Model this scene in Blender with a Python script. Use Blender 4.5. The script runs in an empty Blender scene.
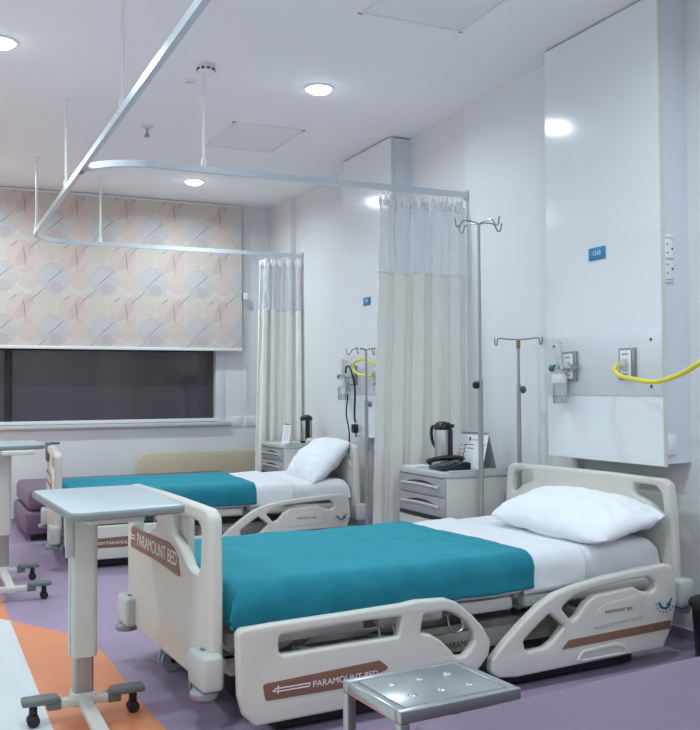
import bpy, bmesh, math, random
from math import sin, cos, pi, radians as R
from mathutils import Vector, Matrix, noise
random.seed(4)
S = bpy.context.scene
COL = S.collection
CEIL = 2.985
FZ = -.05      # floor level

# ---------------------------------------------------------------- materials
def lin(c):
    out = []
    for v in c:
        v /= 255.0
        out.append(v / 12.92 if v <= .04045 else ((v + .055) / 1.055) ** 2.4)
    return tuple(out) + (1.0,)

def mat(name, rgb, rough=.5, metal=0.0, bump=0.0, bscale=200.0, var=0.0, vscale=3.0, coat=0.0,
        trans=0.0, emis=None, estr=0.0, sheen=0.0, spec=.5, stretch=None):
    m = bpy.data.materials.new(name)
    m.use_nodes = True
    nt = m.node_tree
    b = nt.nodes['Principled BSDF']
    b.inputs['Base Color'].default_value = lin(rgb)
    b.inputs['Roughness'].default_value = rough
    b.inputs['Metallic'].default_value = metal
    b.inputs['Coat Weight'].default_value = coat
    b.inputs['Coat Roughness'].default_value = .05
    b.inputs['Transmission Weight'].default_value = trans
    b.inputs['Sheen Weight'].default_value = sheen
    b.inputs['Specular IOR Level'].default_value = spec
    if emis:
        b.inputs['Emission Color'].default_value = lin(emis)
        b.inputs['Emission Strength'].default_value = estr
    tc = nt.nodes.new('ShaderNodeTexCoord')
    vec = tc.outputs['Object']
    if stretch:
        mp = nt.nodes.new('ShaderNodeMapping')
        mp.inputs['Scale'].default_value = stretch
        nt.links.new(vec, mp.inputs['Vector'])
        vec = mp.outputs['Vector']
    if var > 0:
        n = nt.nodes.new('ShaderNodeTexNoise')
        n.inputs['Scale'].default_value = vscale
        n.inputs['Detail'].default_value = 4
        nt.links.new(vec, n.inputs['Vector'])
        mx = nt.nodes.new('ShaderNodeMix')
        mx.data_type = 'RGBA'
        c = lin(rgb)
        mx.inputs['A'].default_value = tuple(v * (1 - var) for v in c[:3]) + (1,)
        mx.inputs['B'].default_value = tuple(min(1, v * (1 + var)) for v in c[:3]) + (1,)
        nt.links.new(n.outputs['Fac'], mx.inputs['Factor'])
        nt.links.new(mx.outputs['Result'], b.inputs['Base Color'])
    if bump > 0:
        n = nt.nodes.new('ShaderNodeTexNoise')
        n.inputs['Scale'].default_value = bscale
        n.inputs['Detail'].default_value = 3
        nt.links.new(vec, n.inputs['Vector'])
        bp = nt.nodes.new('ShaderNodeBump')
        bp.inputs['Strength'].default_value = bump
        bp.inputs['Distance'].default_value = .01
        nt.links.new(n.outputs['Fac'], bp.inputs['Height'])
        nt.links.new(bp.outputs['Normal'], b.inputs['Normal'])
    return m

M = {
    'wall': mat('wall_paint', (226, 226, 226), .6, bump=.03, bscale=90, var=.015, vscale=1.5),
    'wall_inner': mat('wall_paint_column', (230, 231, 232), .55, bump=.03, bscale=90),
    'ceiling': mat('ceiling_paint', (246, 246, 247), .8, bump=.02, bscale=60),
    'hatch': mat('hatch_paint', (240, 240, 240), .7),
    'violet': mat('violet_vinyl', (166, 146, 172), .38, bump=.02, bscale=120, var=.06, vscale=6),
    'orange': mat('orange_vinyl', (234, 148, 104), .38, bump=.02, bscale=120, var=.05, vscale=6),
    'pale': mat('pale_vinyl', (214, 220, 222), .38, bump=.02, bscale=120, var=.03, vscale=6),
    'gloss': mat('gloss_laminate', (232, 236, 238), .14, coat=.2, spec=.35),
    'edge': mat('laminate_edge', (214, 214, 206), .35),
    'lilac': mat('panel_side_laminate', (218, 222, 230), .35),
    'steel': mat('brushed_steel', (172, 172, 172), .34, metal=.85, bump=.04, bscale=60, stretch=(1, 1, 30)),
    'plate': mat('satin_plate', (216, 220, 224), .34, metal=.15, bump=.02, bscale=50, stretch=(1, 1, 30)),
    'polish': mat('polished_steel', (178, 182, 184), .28, metal=.75, var=.08, vscale=9),
    'alu': mat('painted_aluminium', (212, 218, 224), .3, metal=.25),
    'alu_dark': mat('anodised_aluminium', (150, 152, 154), .35, metal=.7),
    'plastic': mat('bed_plastic', (212, 209, 200), .38, var=.02, vscale=5),
    'plastic_grey': mat('grey_plastic', (196, 199, 196), .4),
    'brown': mat('brown_strip', (132, 94, 76), .4, var=.08, vscale=30),
    'white': mat('white_plastic', (232, 233, 232), .35),
    'print': mat('white_print', (236, 232, 228), .5),
    'ink': mat('dark_ink', (70, 74, 80), .6),
    'blueink': mat('blue_ink', (40, 96, 140), .6),
    'purpleink': mat('purple_ink', (120, 60, 140), .6),
    'teal': mat('teal_fleece', (8, 118, 138), .85, bump=.35, bscale=150, var=.1, vscale=14, sheen=.7),
    'sheet': mat('white_cotton', (236, 238, 242), .8, bump=.06, bscale=300),
    'pillow': mat('pillow_cotton', (240, 242, 246), .8, bump=.06, bscale=300),
    'curtain': mat('curtain_cloth', (244, 241, 234), .8, bump=.08, bscale=220),
    'tape': mat('white_tape', (238, 238, 238), .7),
    'rubber': mat('black_rubber', (26, 27, 29), .55),
    'black': mat('black_plastic', (22, 23, 25), .3),
    'dark': mat('dark_metal', (52, 52, 54), .5, metal=.3),
    'bed_shade': mat('underbed_shade_tone', (38, 38, 40), .6),  # near-black tone standing in for shade under the beds
    'wheel': mat('grey_wheel', (150, 156, 162), .45),
    'table': mat('pale_table_laminate', (204, 218, 224), .3, coat=.2),
    'tedge': mat('grey_edge_band', (128, 134, 136), .45),
    'tmetal': mat('cream_powder_coat', (206, 206, 198), .35),
    'tcap': mat('slate_plastic', (104, 112, 112), .45),
    'couch': mat('purple_vinyl', (118, 97, 120), .42, bump=.05, bscale=160, var=.05, vscale=8),
    'wood': mat('pale_wood', (212, 200, 172), .45, var=.1, vscale=6, stretch=(1, 1, 14)),
    'locker': mat('locker_beige', (206, 203, 198), .4),
    'locker_top': mat('locker_top_grey', (188, 190, 190), .4),
    'drawer': mat('drawer_grey', (168, 168, 168), .42),
    'green': mat('green_knob', (22, 120, 92), .4),
    'yellow': mat('yellow_hose', (236, 222, 48), .35),
    'yellowed': mat('ochre_plastic', (150, 120, 50), .5),
    'sign': mat('blue_sign', (36, 132, 176), .35),
    'clear': mat('clear_plastic', (238, 244, 246), .06, trans=.9),
    'frame': mat('window_frame', (222, 226, 230), .4),
    'stone': mat('sill_stone', (206, 204, 200), .4, var=.16, vscale=60),
    'pane': mat('night_glass', (66, 58, 66), .06, spec=.9),
    'seam': mat('dark_gap', (60, 58, 58), .8),
    'lamp': mat('lamp_diffuser', (255, 255, 255), .4, emis=(232, 244, 255), estr=14.0),
    'lamprim': mat('lamp_rim', (232, 234, 236), .4),
    'paper': mat('paper', (236, 236, 238), .7),
}

M['teal'].node_tree.nodes['Principled BSDF'].inputs['Sheen Tint'].default_value = lin((80, 210, 226))

def lace_material():
    m = bpy.data.materials.new('lace_mesh')
    m.use_nodes = True
    nt = m.node_tree
    b = nt.nodes['Principled BSDF']
    b.inputs['Base Color'].default_value = lin((240, 240, 246))
    b.inputs['Roughness'].default_value = .85
    out = nt.nodes['Material Output']
    tr = nt.nodes.new('ShaderNodeBsdfTransparent')
    mx = nt.nodes.new('ShaderNodeMixShader')
    tc = nt.nodes.new('ShaderNodeTexCoord')
    w = nt.nodes.new('ShaderNodeTexWave')
    w.inputs['Scale'].default_value = 30
    w.inputs['Distortion'].default_value = 1.0
    nt.links.new(tc.outputs['Object'], w.inputs['Vector'])
    mr = nt.nodes.new('ShaderNodeMapRange')
    mr.inputs['To Min'].default_value = .40
    mr.inputs['To Max'].default_value = .62
    nt.links.new(w.outputs['Fac'], mr.inputs['Value'])
    nt.links.new(mr.outputs['Result'], mx.inputs['Fac'])
    nt.links.new(tr.outputs[0], mx.inputs[1])
    nt.links.new(b.outputs[0], mx.inputs[2])
    nt.links.new(mx.outputs[0], out.inputs['Surface'])
    return m
M['lace'] = lace_material()

def blind_material():
    """leaf print: soft overlapping leaves and dark stems on a cream cloth, repeating"""
    m = bpy.data.materials.new('leaf_print_cloth')
    m.use_nodes = True
    nt = m.node_tree
    b = nt.nodes['Principled BSDF']
    b.inputs['Roughness'].default_value = .8
    tc = nt.nodes.new('ShaderNodeTexCoord')
    sp = nt.nodes.new('ShaderNodeSeparateXYZ')
    nt.links.new(tc.outputs['Object'], sp.inputs[0])
    def mth(op, a, bb=None, c=None):
        n = nt.nodes.new('ShaderNodeMath')
        n.operation = op
        for i, v in enumerate((a, bb, c)):
            if v is None: continue
            if isinstance(v, (int, float)): n.inputs[i].default_value = v
            else: nt.links.new(v, n.inputs[i])
        return n.outputs[0]
    TX, TZ = .456, .478
    X = mth('DIVIDE', sp.outputs['X'], TX)
    Z = mth('DIVIDE', sp.outputs['Z'], TZ)
    def leafmask(cx, cz, rx, rz, ang, soft=.06):
        dx = mth('SUBTRACT', X, cx); dx = mth('SUBTRACT', dx, mth('ROUND', dx))
        dz = mth('SUBTRACT', Z, cz); dz = mth('SUBTRACT', dz, mth('ROUND', dz))
        c, s = cos(R(ang)), sin(R(ang))
        u = mth('ADD', mth('MULTIPLY', dx, c / rx), mth('MULTIPLY', dz, s / rx))
        v = mth('SUBTRACT', mth('MULTIPLY', dz, c / rz), mth('MULTIPLY', dx, s / rz))
        d = mth('SQRT', mth('ADD', mth('MULTIPLY', u, u), mth('MULTIPLY', v, v)))
        mr = nt.nodes.new('ShaderNodeMapRange')
        mr.interpolation_type = 'SMOOTHSTEP'
        mr.inputs['From Min'].default_value = 1.0
        mr.inputs['From Max'].default_value = 1.0 - soft
        nt.links.new(d, mr.inputs['Value'])
        return mr.outputs['Result']
    col = None
    def over(prev, rgb, fac):
        mx = nt.nodes.new('ShaderNodeMix')
        mx.data_type = 'RGBA'
        if isinstance(prev, tuple): mx.inputs['A'].default_value = prev
        else: nt.links.new(prev, mx.inputs['A'])
        mx.inputs['B'].default_value = lin((rgb[0] * .92, rgb[1] * .885, rgb[2] * .90))
        nt.links.new(fac, mx.inputs['Factor'])
        return mx.outputs['Result']
    col = lin((212, 201, 194))
    leaves = [ # cx, cz, rx, rz, angle, colour, alpha
        (.10, .74, .34, .30, 20, (222, 206, 196), .45),
        (.62, .78, .27, .34, -25, (222, 222, 198), .6),
        (.80, .70, .27, .30, 10, (226, 208, 198), .55),
        (.34, .86, .25, .22, 40, (216, 218, 196), .5),
        (.42, .30, .31, .30, 0, (200, 206, 208), .75),
        (.30, .38, .22, .19, 30, (214, 222, 214), .6),
        (.46, .14, .13, .10, 0, (206, 192, 186), .7),
        (.92, .28, .21, .20, 0, (224, 202, 192), .65),
        (.72, .46, .15, .20, 15, (222, 224, 200), .6),
        (.86, .74, .10, .27, -35, (214, 190, 180), .55),
        (.12, .10, .15, .18, 50, (216, 220, 204), .6),
        (.60, .56, .11, .10, 0, (226, 208, 198), .5),
    ]
    for cx, cz, rx, rz, a, c, al in leaves:
        mk = leafmask(cx, cz, rx, rz, a)
        col = over(col, c, mth('MULTIPLY', mk, al * .8))
        rim = mth('SUBTRACT', leafmask(cx, cz, rx, rz, a, .02), leafmask(cx, cz, rx * .965, rz * .965, a, .02))
        col = over(col, tuple(int(v * .86) for v in c), mth('MULTIPLY', rim, .35))
    for cx, cz, ln, a in ((.44, .34, .33, 42), (.10, .98, .30, 42), (.86, .70, .28, 97), (.66, .92, .1, 40)):
        mk = leafmask(cx, cz, ln, .0085, a, .5)
        col = over(col, (96, 84, 84), mth('MULTIPLY', mk, .75))
    nt.links.new(col, b.inputs['Base Color'])
    return m
M['blind'] = blind_material()

# ---------------------------------------------------------------- mesh helpers
class MB:
    def __init__(s):
        s.bm = bmesh.new()
        s.mats = []
    def mi(s, m):
        if m is None: return 0
        if m not in s.mats: s.mats.append(m)
        return s.mats.index(m)
    def _tag(s, before, m):
        k = s.mi(m)
        if k:
            for f in s.bm.faces:
                if f not in before: f.material_index = k
    def box(s, x0, x1, y0, y1, z0, z1, bev=0.0, seg=2, m=None, mtx=None):
        t = bmesh.new()
        bmesh.ops.create_cube(t, size=1)
        for v in t.verts:
            v.co = Vector(((x0 + x1) / 2 + v.co.x * (x1 - x0), (y0 + y1) / 2 + v.co.y * (y1 - y0), (z0 + z1) / 2 + v.co.z * (z1 - z0)))
        if bev > 0:
            bev = min(bev, .49 * min(abs(x1 - x0), abs(y1 - y0), abs(z1 - z0)))
            bmesh.ops.bevel(t, geom=t.edges[:], offset=bev, segments=seg, affect='EDGES', profile=.5)
        s.add(t, m, mtx)
        return s
    def add(s, t, m=None, mtx=None):
        if mtx is not None: t.transform(mtx)
        me = bpy.data.meshes.new('tmp')
        t.to_mesh(me); t.free()
        s.addmesh(me, m)
    def addmesh(s, me, m=None, mtx=None):
        n = len(s.bm.faces)
        if mtx is not None: me.transform(mtx)
        s.bm.from_mesh(me)
        k = s.mi(m)
        s.bm.faces.ensure_lookup_table()
        for f in s.bm.faces[n:]: f.material_index = k
        bpy.data.meshes.remove(me)
    def tube(s, pts, r, seg=10, m=None, caps=True):
        t = bmesh.new()
        pts = [Vector(p) for p in pts]
        n = len(pts)
        rs = r if isinstance(r, (list, tuple)) else [r] * n
        up = None
        rings = []
        for i, p in enumerate(pts):
            d = (pts[min(i + 1, n - 1)] - pts[max(i - 1, 0)])
            if d.length < 1e-9: d = Vector((0, 0, 1))
            d.normalize()
            if up is None:
                up = Vector((0, 0, 1)) if abs(d.z) < .9 else Vector((1, 0, 0))
            a = d.cross(up)
            if a.length < 1e-6: a = d.orthogonal()
            a.normalize()
            bv = a.cross(d).normalized()
            up = bv
            rings.append([t.verts.new(p + rs[i] * (cos(2 * pi * k / seg) * a + sin(2 * pi * k / seg) * bv)) for k in range(seg)])
        for i in range(n - 1):
            for k in range(seg):
                t.faces.new((rings[i][k], rings[i][(k + 1) % seg], rings[i + 1][(k + 1) % seg], rings[i + 1][k]))
        if caps:
            t.faces.new(rings[0][::-1]); t.faces.new(rings[-1])
        bmesh.ops.recalc_face_normals(t, faces=t.faces[:])
        s.add(t, m)
        return s
    def bar(s, pts, w, h, m=None):
        """rectangular section swept along pts in plan; w across, h up"""
        t = bmesh.new()
        pts = [Vector(p) for p in pts]
        n = len(pts); rings = []
        for i, p in enumerate(pts):
            d = pts[min(i + 1, n - 1)] - pts[max(i - 1, 0)]
            d.normalize()
            a = d.cross(Vector((0, 0, 1))).normalized()
            b = a.cross(d).normalized()
            rings.append([t.verts.new(p + a * sx * w / 2 + b * sz * h / 2) for sx, sz in ((-1, -1), (1, -1), (1, 1), (-1, 1))])
        for i in range(n - 1):
            for k in range(4):
                t.faces.new((rings[i][k], rings[i][(k + 1) % 4], rings[i + 1][(k + 1) % 4], rings[i + 1][k]))
        t.faces.new(rings[0][::-1]); t.faces.new(rings[-1])
        bmesh.ops.recalc_face_normals(t, faces=t.faces[:])
        s.add(t, m)
        return s
    def lathe(s, prof, c=(0, 0, 0), axis='z', seg=24, m=None):
        t = bmesh.new()
        rings = []
        for r, z in prof:
            rings.append([t.verts.new((max(r, 1e-4) * cos(2 * pi * k / seg), max(r, 1e-4) * sin(2 * pi * k / seg), z)) for k in range(seg)])
        for i in range(len(rings) - 1):
            for k in range(seg):
                t.faces.new((rings[i][k], rings[i][(k + 1) % seg], rings[i + 1][(k + 1) % seg], rings[i + 1][k]))
        t.faces.new(rings[0][::-1]); t.faces.new(rings[-1])
        bmesh.ops.recalc_face_normals(t, faces=t.faces[:])
        mt = Matrix.Translation(c)
        if axis == 'x': mt = mt @ Matrix.Rotation(pi / 2, 4, 'Y')
        if axis == 'y': mt = mt @ Matrix.Rotation(-pi / 2, 4, 'X')
        s.add(t, m, mt)
        return s
    def build(s, name, m=None, parent=None, smooth=True, angle=38):
        me = bpy.data.meshes.new(name)
        if m is not None and m not in s.mats:
            s.mats.insert(0, m) if not s.mats else s.mats.append(m)
        if smooth:
            for f in s.bm.faces: f.smooth = True
            a = R(angle)
            for e in s.bm.edges:
                if len(e.link_faces) == 2 and e.calc_face_angle(0) > a: e.smooth = False
        s.bm.to_mesh(me); s.bm.free()
        for x in s.mats: me.materials.append(x)
        o = bpy.data.objects.new(name, me)
        COL.objects.link(o)
        if parent: o.parent = parent
        return o

def box(name, m, parent, *a, bev=.004, seg=2, mtx=None):
    return MB().box(*a, bev=bev, seg=seg, mtx=mtx).build(name, m, parent)

def thing(name, label, cat, loc=(0, 0, 0), rz=0, group=None):
    o = bpy.data.objects.new(name, None)
    COL.objects.link(o)
    o.empty_display_size = .1
    o.location = loc; o.rotation_euler = (0, 0, rz)
    return tag(o, label, cat, group)
def tag(o, label, cat, group=None):
    o['label'] = label; o['category'] = cat
    if group: o['group'] = group
    return o
def struct(o):
    o['kind'] = 'structure'
    return o

def fillet(pts, r, n=5):
    """round every corner of a closed polygon; r a number or a list per point"""
    out = []
    N = len(pts)
    for i in range(N):
        p = Vector(pts[i]); a = Vector(pts[i - 1]); b = Vector(pts[(i + 1) % N])
        rr = r[i] if isinstance(r, (list, tuple)) else r
        da, db = (a - p), (b - p)
        la, lb = da.length, db.length
        if rr <= 0 or la < 1e-6 or lb < 1e-6:
            out.append(p); continue
        da /= la; db /= lb
        ang = da.angle(db, pi)
        if ang > pi - .05: out.append(p); continue
        t = min(rr / math.tan(ang / 2), .45 * la, .45 * lb)
        A, B = p + da * t, p + db * t
        for k in range(n + 1):
            u = k / n
            out.append(A * (1 - u) ** 2 + p * 2 * u * (1 - u) + B * u ** 2)
    return out

def slab_mesh(loops, thick, bev=.006, seg=2):
    """2D outline with holes, filled and extruded to +-thick/2 with rounded rims; a mesh in XY"""
    cu = bpy.data.curves.new('tmp', 'CURVE')
    cu.dimensions = '2D'
    cu.fill_mode = 'BOTH'
    for lp in loops:
        sp = cu.splines.new('POLY')
        sp.points.add(len(lp) - 1)
        for q, p in zip(sp.points, lp): q.co = (p[0], p[1], 0, 1)
        sp.use_cyclic_u = True
    cu.extrude = thick / 2 - bev
    cu.bevel_depth = bev
    cu.bevel_resolution = seg
    cu.offset = -bev
    return curve_mesh(cu)
def curve_mesh(cu):
    o = bpy.data.objects.new('tmp', cu)
    COL.objects.link(o)
    dg = bpy.context.evaluated_depsgraph_get()
    me = bpy.data.meshes.new_from_object(o.evaluated_get(dg))
    bpy.data.objects.remove(o); bpy.data.curves.remove(cu)
    bm = bmesh.new(); bm.from_mesh(me)
    bmesh.ops.remove_doubles(bm, verts=bm.verts[:], dist=1e-5)
    bm.to_mesh(me); bm.free()
    me.materials.clear()
    return me
def text_mesh(txt, size, depth=.0006, align='LEFT', sx=1.0, space=1.0):
    cu = bpy.data.curves.new('tmp', 'FONT')
    cu.body = txt; cu.size = size; cu.extrude = depth; cu.align_x = align
    cu.space_character = space
    me = curve_mesh(cu)
    me.transform(Matrix.Diagonal((sx, 1, 1, 1)))
    return me
# planes: local XY of a slab -> bed axes
def XZ(y):      # x right, z up, seen from -Y
    return Matrix(((1, 0, 0, 0), (0, 0, -1, y), (0, 1, 0, 0), (0, 0, 0, 1)))
def XZb(y):     # the same outline, seen from +Y (mirrored far side)
    return Matrix(((1, 0, 0, 0), (0, 0, 1, y), (0, 1, 0, 0), (0, 0, 0, 1)))
def YZ(x):      # facing -X: text reads towards -Y
    return Matrix(((0, 0, -1, x), (-1, 0, 0, 0), (0, 1, 0, 0), (0, 0, 0, 1)))

def copy_tree(o, parent=None):
    c = o.copy(); COL.objects.link(c)
    if parent is not None: c.parent = parent
    for ch in list(o.children): copy_tree(ch, c)
    return c

# ---------------------------------------------------------------- the room
XL, YR, YB = -2.3, -1.6, 8.88
# floor: three vinyl colours in one continuous floor
bm = MB()
curve = [(-2.3, 6.9), (-1.6, 6.55), (-.9, 6.1), (-.3, 5.65), (.05, 5.36), (.25, 5.13), (.37, 4.97), (.412, 4.90), (.47, 4.81), (.531, 4.709), (.60, 4.595), (.649, 4.496), (.69, 4.37),
         (.717, 4.247), (.732, 4.05), (.735, 3.85), (.732, 3.635), (.732, 3.45), (.738, 3.3), (.755, 3.098), (.79, 2.85), (.86, 2.5), (.97, 2.1), (1.1, 1.6), (1.25, .9), (1.4, 0), (1.5, -1.6)]
def poly(pts, m):
    t = bmesh.new()
    f = t.faces.new([t.verts.new((p[0], p[1], FZ)) for p in pts])
    bmesh.ops.triangulate(t, faces=[f])
    bmesh.ops.recalc_face_normals(t, faces=t.faces[:])
    for f in t.faces:
        if f.normal.z < 0: f.normal_flip()
    bm.add(t, m)
k = curve.index((.412, 4.90))
curve = [(a * 1.0442, b * 1.0442) for a, b in curve]
LX = curve[k][0]
poly(curve[:k + 1] + [(LX, YB), (XL, YB)], M['orange'])
poly(curve[:k + 1] + [(LX, YR), (XL, YR)], M['pale'])
poly(curve[k:] + [(LX, YR)], M['orange'])
poly(curve[k:] + [(3.5, YR), (3.5, YB), (LX, YB)], M['violet'])
struct(bm.build('floor', None, None, smooth=False))
struct(box('ceiling', M['ceiling'], None, XL - .1, 3.6, YR - .1, YB + .4, CEIL, CEIL + .08, bev=0))
# right wall with its shallow steps
def wallpiece(y0, y1, x): return (x, 3.55, y0, y1, FZ, CEIL)
w = MB()
w.box(*wallpiece(YR, 4.05, 3.28), m=M['wall'])
w.box(*wallpiece(4.05, 5.16, 3.235), m=M['wall_inner'])
w.box(*wallpiece(5.16, 8.25, 3.268), m=M['wall'])
w.box(*wallpiece(8.25, YB + .05, 3.212), m=M['wall'])
struct(w.build('wall_right', None, None, smooth=False))
struct(box('wall_left', M['wall'], None, XL - .1, XL, YR, YB, FZ, CEIL, bev=0))
struct(box('wall_rear', M['wall'], None, XL, 3.5, YR - .1, YR, FZ, CEIL, bev=0))
# back wall with the window opening
WX0, WX1, WZ0, WZ1 = -1.75, 2.76, .83, 2.75
w = MB()
for a in ((XL, WX0, YB, YB + .3, FZ, CEIL), (WX1, 3.5, YB, YB + .3, FZ, CEIL), (WX0, WX1, YB, YB + .3, FZ, WZ0), (WX0, WX1, YB, YB + .3, WZ1, CEIL)):
    w.box(*a, m=M['wall'])
struct(w.build('wall_back', None, None, smooth=False))
win = struct(bpy.data.objects.new('window_1', None)); COL.objects.link(win); win.location = (0, YB, 0)
fr = MB()
for a in ((WX1 - .1, WX1, .0, .14, WZ0, WZ1), (WX0, WX0 + .1, .0, .14, WZ0, WZ1), (WX0 + .09, WX1 - .09, .003, .137, WZ0 + .002, WZ0 + .035), (WX0 + .09, WX1 - .09, .003, .137, WZ1 - .06, WZ1 - .002)):
    fr.box(*a, bev=.004)
fr.build('window_frame', M['frame'], win)
mu = MB().box(.70, .76, .05, .13, WZ0 + .02, WZ1 - .03, bev=.004)
mu.build('mullion', M['dark'], win)
MB().box(WX0 + .05, WX1 - .05, .09, .11, WZ0 + .02, WZ1 - .03).build('window_pane', M['pane'], win)
MB().box(WX0 - .04, WX1 + .04, -.05, .02, WZ0 - .035, WZ0, bev=.005).build('window_sill', M['stone'], win)

# vinyl turned up the wall as a skirting, with a pale cap
for nm, a in (('baseboard_right', ((YR, 4.05, 3.28), (4.05, 5.16, 3.235), (5.16, 8.25, 3.268), (8.25, YB, 3.212))),):
    w = MB()
    for y0, y1, x in a:
        w.box(x - .004, x + .01, y0, y1, FZ, -.004, m=M['violet'])
        w.box(x - .006, x + .01, y0, y1, -.004, .002, m=M['white'])
    struct(w.build(nm, None, None, smooth=False))
w = MB().box(LX, 3.21, YB - .004, YB + .01, FZ, -.004, m=M['violet'])
w.box(XL, LX, YB - .004, YB + .01, FZ, -.004, m=M['orange']).box(XL, 3.21, YB - .006, YB + .01, -.004, .002, m=M['white'])
struct(w.build('baseboard_back', None, None, smooth=False))

# roller blind
bl = thing('roller_blind', 'leaf-patterned cream roller blind pulled halfway down over the dark window', 'blind', (0, 8.78, 1.55))
MB().box(-1.9, 2.895, -.004, 0, 0, 1.405).build('blind_cloth', M['blind'], bl)
MB().box(-1.9, 2.9, -.012, .008, -.025, .004, bev=.004).build('bottom_bar', M['white'], bl)
MB().tube([(-1.9, .03, 1.405), (2.9, .03, 1.405)], .028, 14).build('roller', M['white'], bl)
bc = MB()
for dx in (.0, .018): bc.tube([(2.935 + dx, .02, 1.4), (2.935 + dx, .05, -.5)], .003, 6)
bch = bc.build('bead_chain', M['white'], bl)
MB().box(2.915, 2.965, .0, .05, .49, .56, bev=.006).build('chain_weight', M['white'], bch)

# ceiling fixtures
light_xy = [(.372, 5.159, 'round white downlight at the left edge of the ceiling'),
            (2.208, 5.18, 'largest bright round downlight in the ceiling, near the curtain track'),
            (2.181, 7.935, 'small bright downlight furthest back, close to the blind'),
            (-1.46, 5.16, None), (-1.46, 7.93, None), (-1.46, 2.4, None), (.37, 7.93, None), (.37, 2.4, None), (2.2, 2.4, None), (.37, -.37, None), (2.2, -.37, None)]  # last pair, behind the camera, added as fill for camera-facing sides
power = {(.372, 5.159): 1.0, (2.208, 5.18): .75, (.37, -.37): 1.35, (2.2, -.37): 1.1, (2.181, 7.935): 1.1, (.37, 7.93): 1.1, (-1.46, 7.93): 1.1, (2.2, 2.4): .95}
ring0 = None
for x, y, lb in light_xy:
    t = thing('downlight', lb or 'round white downlight in the ceiling, some of these added as fill, outside the photograph', 'ceiling light', (x, y, CEIL), group='round ceiling downlights')
    MB().lathe([(.075, -.001), (.092, -.001), (.09, -.008), (.078, -.010), (.075, -.006)]).build('rim', M['lamprim'], t)
    MB().lathe([(.001, -.002), (.077, -.004), (.074, -.014), (.060, -.026), (.035, -.034), (.001, -.037)]).build('diffuser', M['lamp'], t)
    L = bpy.data.lights.new('downlight_lamp', 'AREA')
    L.shape = 'DISK'; L.size = .15; L.spread = R(165); L.energy = 16 * power.get((x, y), 1.0); L.color = (.77, .925, 1.0)
    lo = bpy.data.objects.new('downlight_lamp', L); COL.objects.link(lo)
    lo.location = (0, 0, -.04); lo.parent = t

def hatch(x0, x1, y0, y1, lb):
    t = thing('ceiling_hatch', lb, 'ceiling panel', ((x0 + x1) / 2, (y0 + y1) / 2, CEIL), group='square hatches in the ceiling')
    hx, hy = (x1 - x0) / 2, (y1 - y0) / 2
    f = MB()
    for a in ((-hx, hx, -hy, -hy + .02), (-hx, hx, hy - .02, hy), (-hx, -hx + .02, -hy, hy), (hx - .02, hx, -hy, hy)):
        f.box(*a, -.008, 0, bev=.002)
    f.build('hatch_frame', M['hatch'], t)
    MB().box(-hx + .026, hx - .026, -hy + .026, hy - .026, -.005, 0, bev=.001).build('hatch_door', M['hatch'], t)
hatch(1.94, 2.475, 6.06, 6.74, 'square ceiling hatch beside the smoke detector, further back')
hatch(1.94, 2.535, 3.40, 4.06, 'square ceiling hatch cut by the top edge of the photo')
t = thing('smoke_detector', 'round white smoke detector with dark slots on the ceiling', 'smoke detector', (1.461, 5.06, CEIL))
MB().lathe([(.052, 0), (.055, -.012), (.055, -.02), (.001, -.02)]).build('mounting_base', M['white'], t)
d = MB().lathe([(.046, -.02), (.05, -.04), (.03, -.058), (.001, -.06)]).build('detector_head', M['white'], t)
g = MB()
for k in range(10):
    a = 2 * pi * k / 10
    g.box(-.008, .008, -.003, .003, -.040, -.028, mtx=Matrix.Rotation(a, 4, 'Z') @ Matrix.Translation((0, -.05, 0)))
g.build('vent_slots', M['seam'], d)
t = thing('indicator_lamp', 'small flat white indicator unit on the ceiling behind the smoke detector', 'indicator', (1.448, 5.36, CEIL))
MB().lathe([(.04, 0), (.04, -.008), (.03, -.014), (.001, -.014)]).build('indicator_base', M['white'], t)
g = MB()
for k in range(3): g.box(-.022 + k * .016, -.014 + k * .016, -.006, .006, -.0165, -.012)
g.build('indicator_lens', M['drawer'], t)
t = thing('fire_sprinkler', 'small metal fire sprinkler hanging from the ceiling by the track corner', 'sprinkler', (1.427, 6.41, CEIL))
MB().lathe([(.04, 0), (.038, -.012), (.015, -.016), (.001, -.016)]).build('escutcheon', M['alu'], t)
MB().lathe([(.008, -.01), (.008, -.05), (.012, -.055), (.02, -.075), (.02, -.078), (.001, -.078)]).build('nozzle', M['steel'], t)

# curtain track
ZR = 2.40
tr = thing('curtain_track', 'white metal ceiling-hung curtain track looping around the far bed', 'curtain track', (.825, 5.0, CEIL))
def rel(pts): return [Vector(p) - Vector((.825, 5.0, CEIL)) for p in pts]
XM = .825
arc = lambda cx, cy, r, a0, a1: [(cx + r * cos(R(a0 + (a1 - a0) * k / 14)), cy + r * sin(R(a0 + (a1 - a0) * k / 14)), ZR) for k in range(15)]
main = [(XM, -1.55, ZR), (XM, 3, ZR), (XM, 5, ZR), (XM, 7.7, ZR)] + arc(XM + .38, 7.7, .38, 180, 90) + [(2, 8.08, ZR), (3.255, 8.08, ZR)]
MB().bar(rel(main), .026, .036).build('main_rail', M['alu'], tr)
br = arc(XM + .350, 5.48, .35, 188, 270) + [(2, 5.13, ZR), (3.225, 5.13, ZR)]
MB().bar(rel(br), .026, .036).build('branch_rail', M['alu'], tr)
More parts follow.
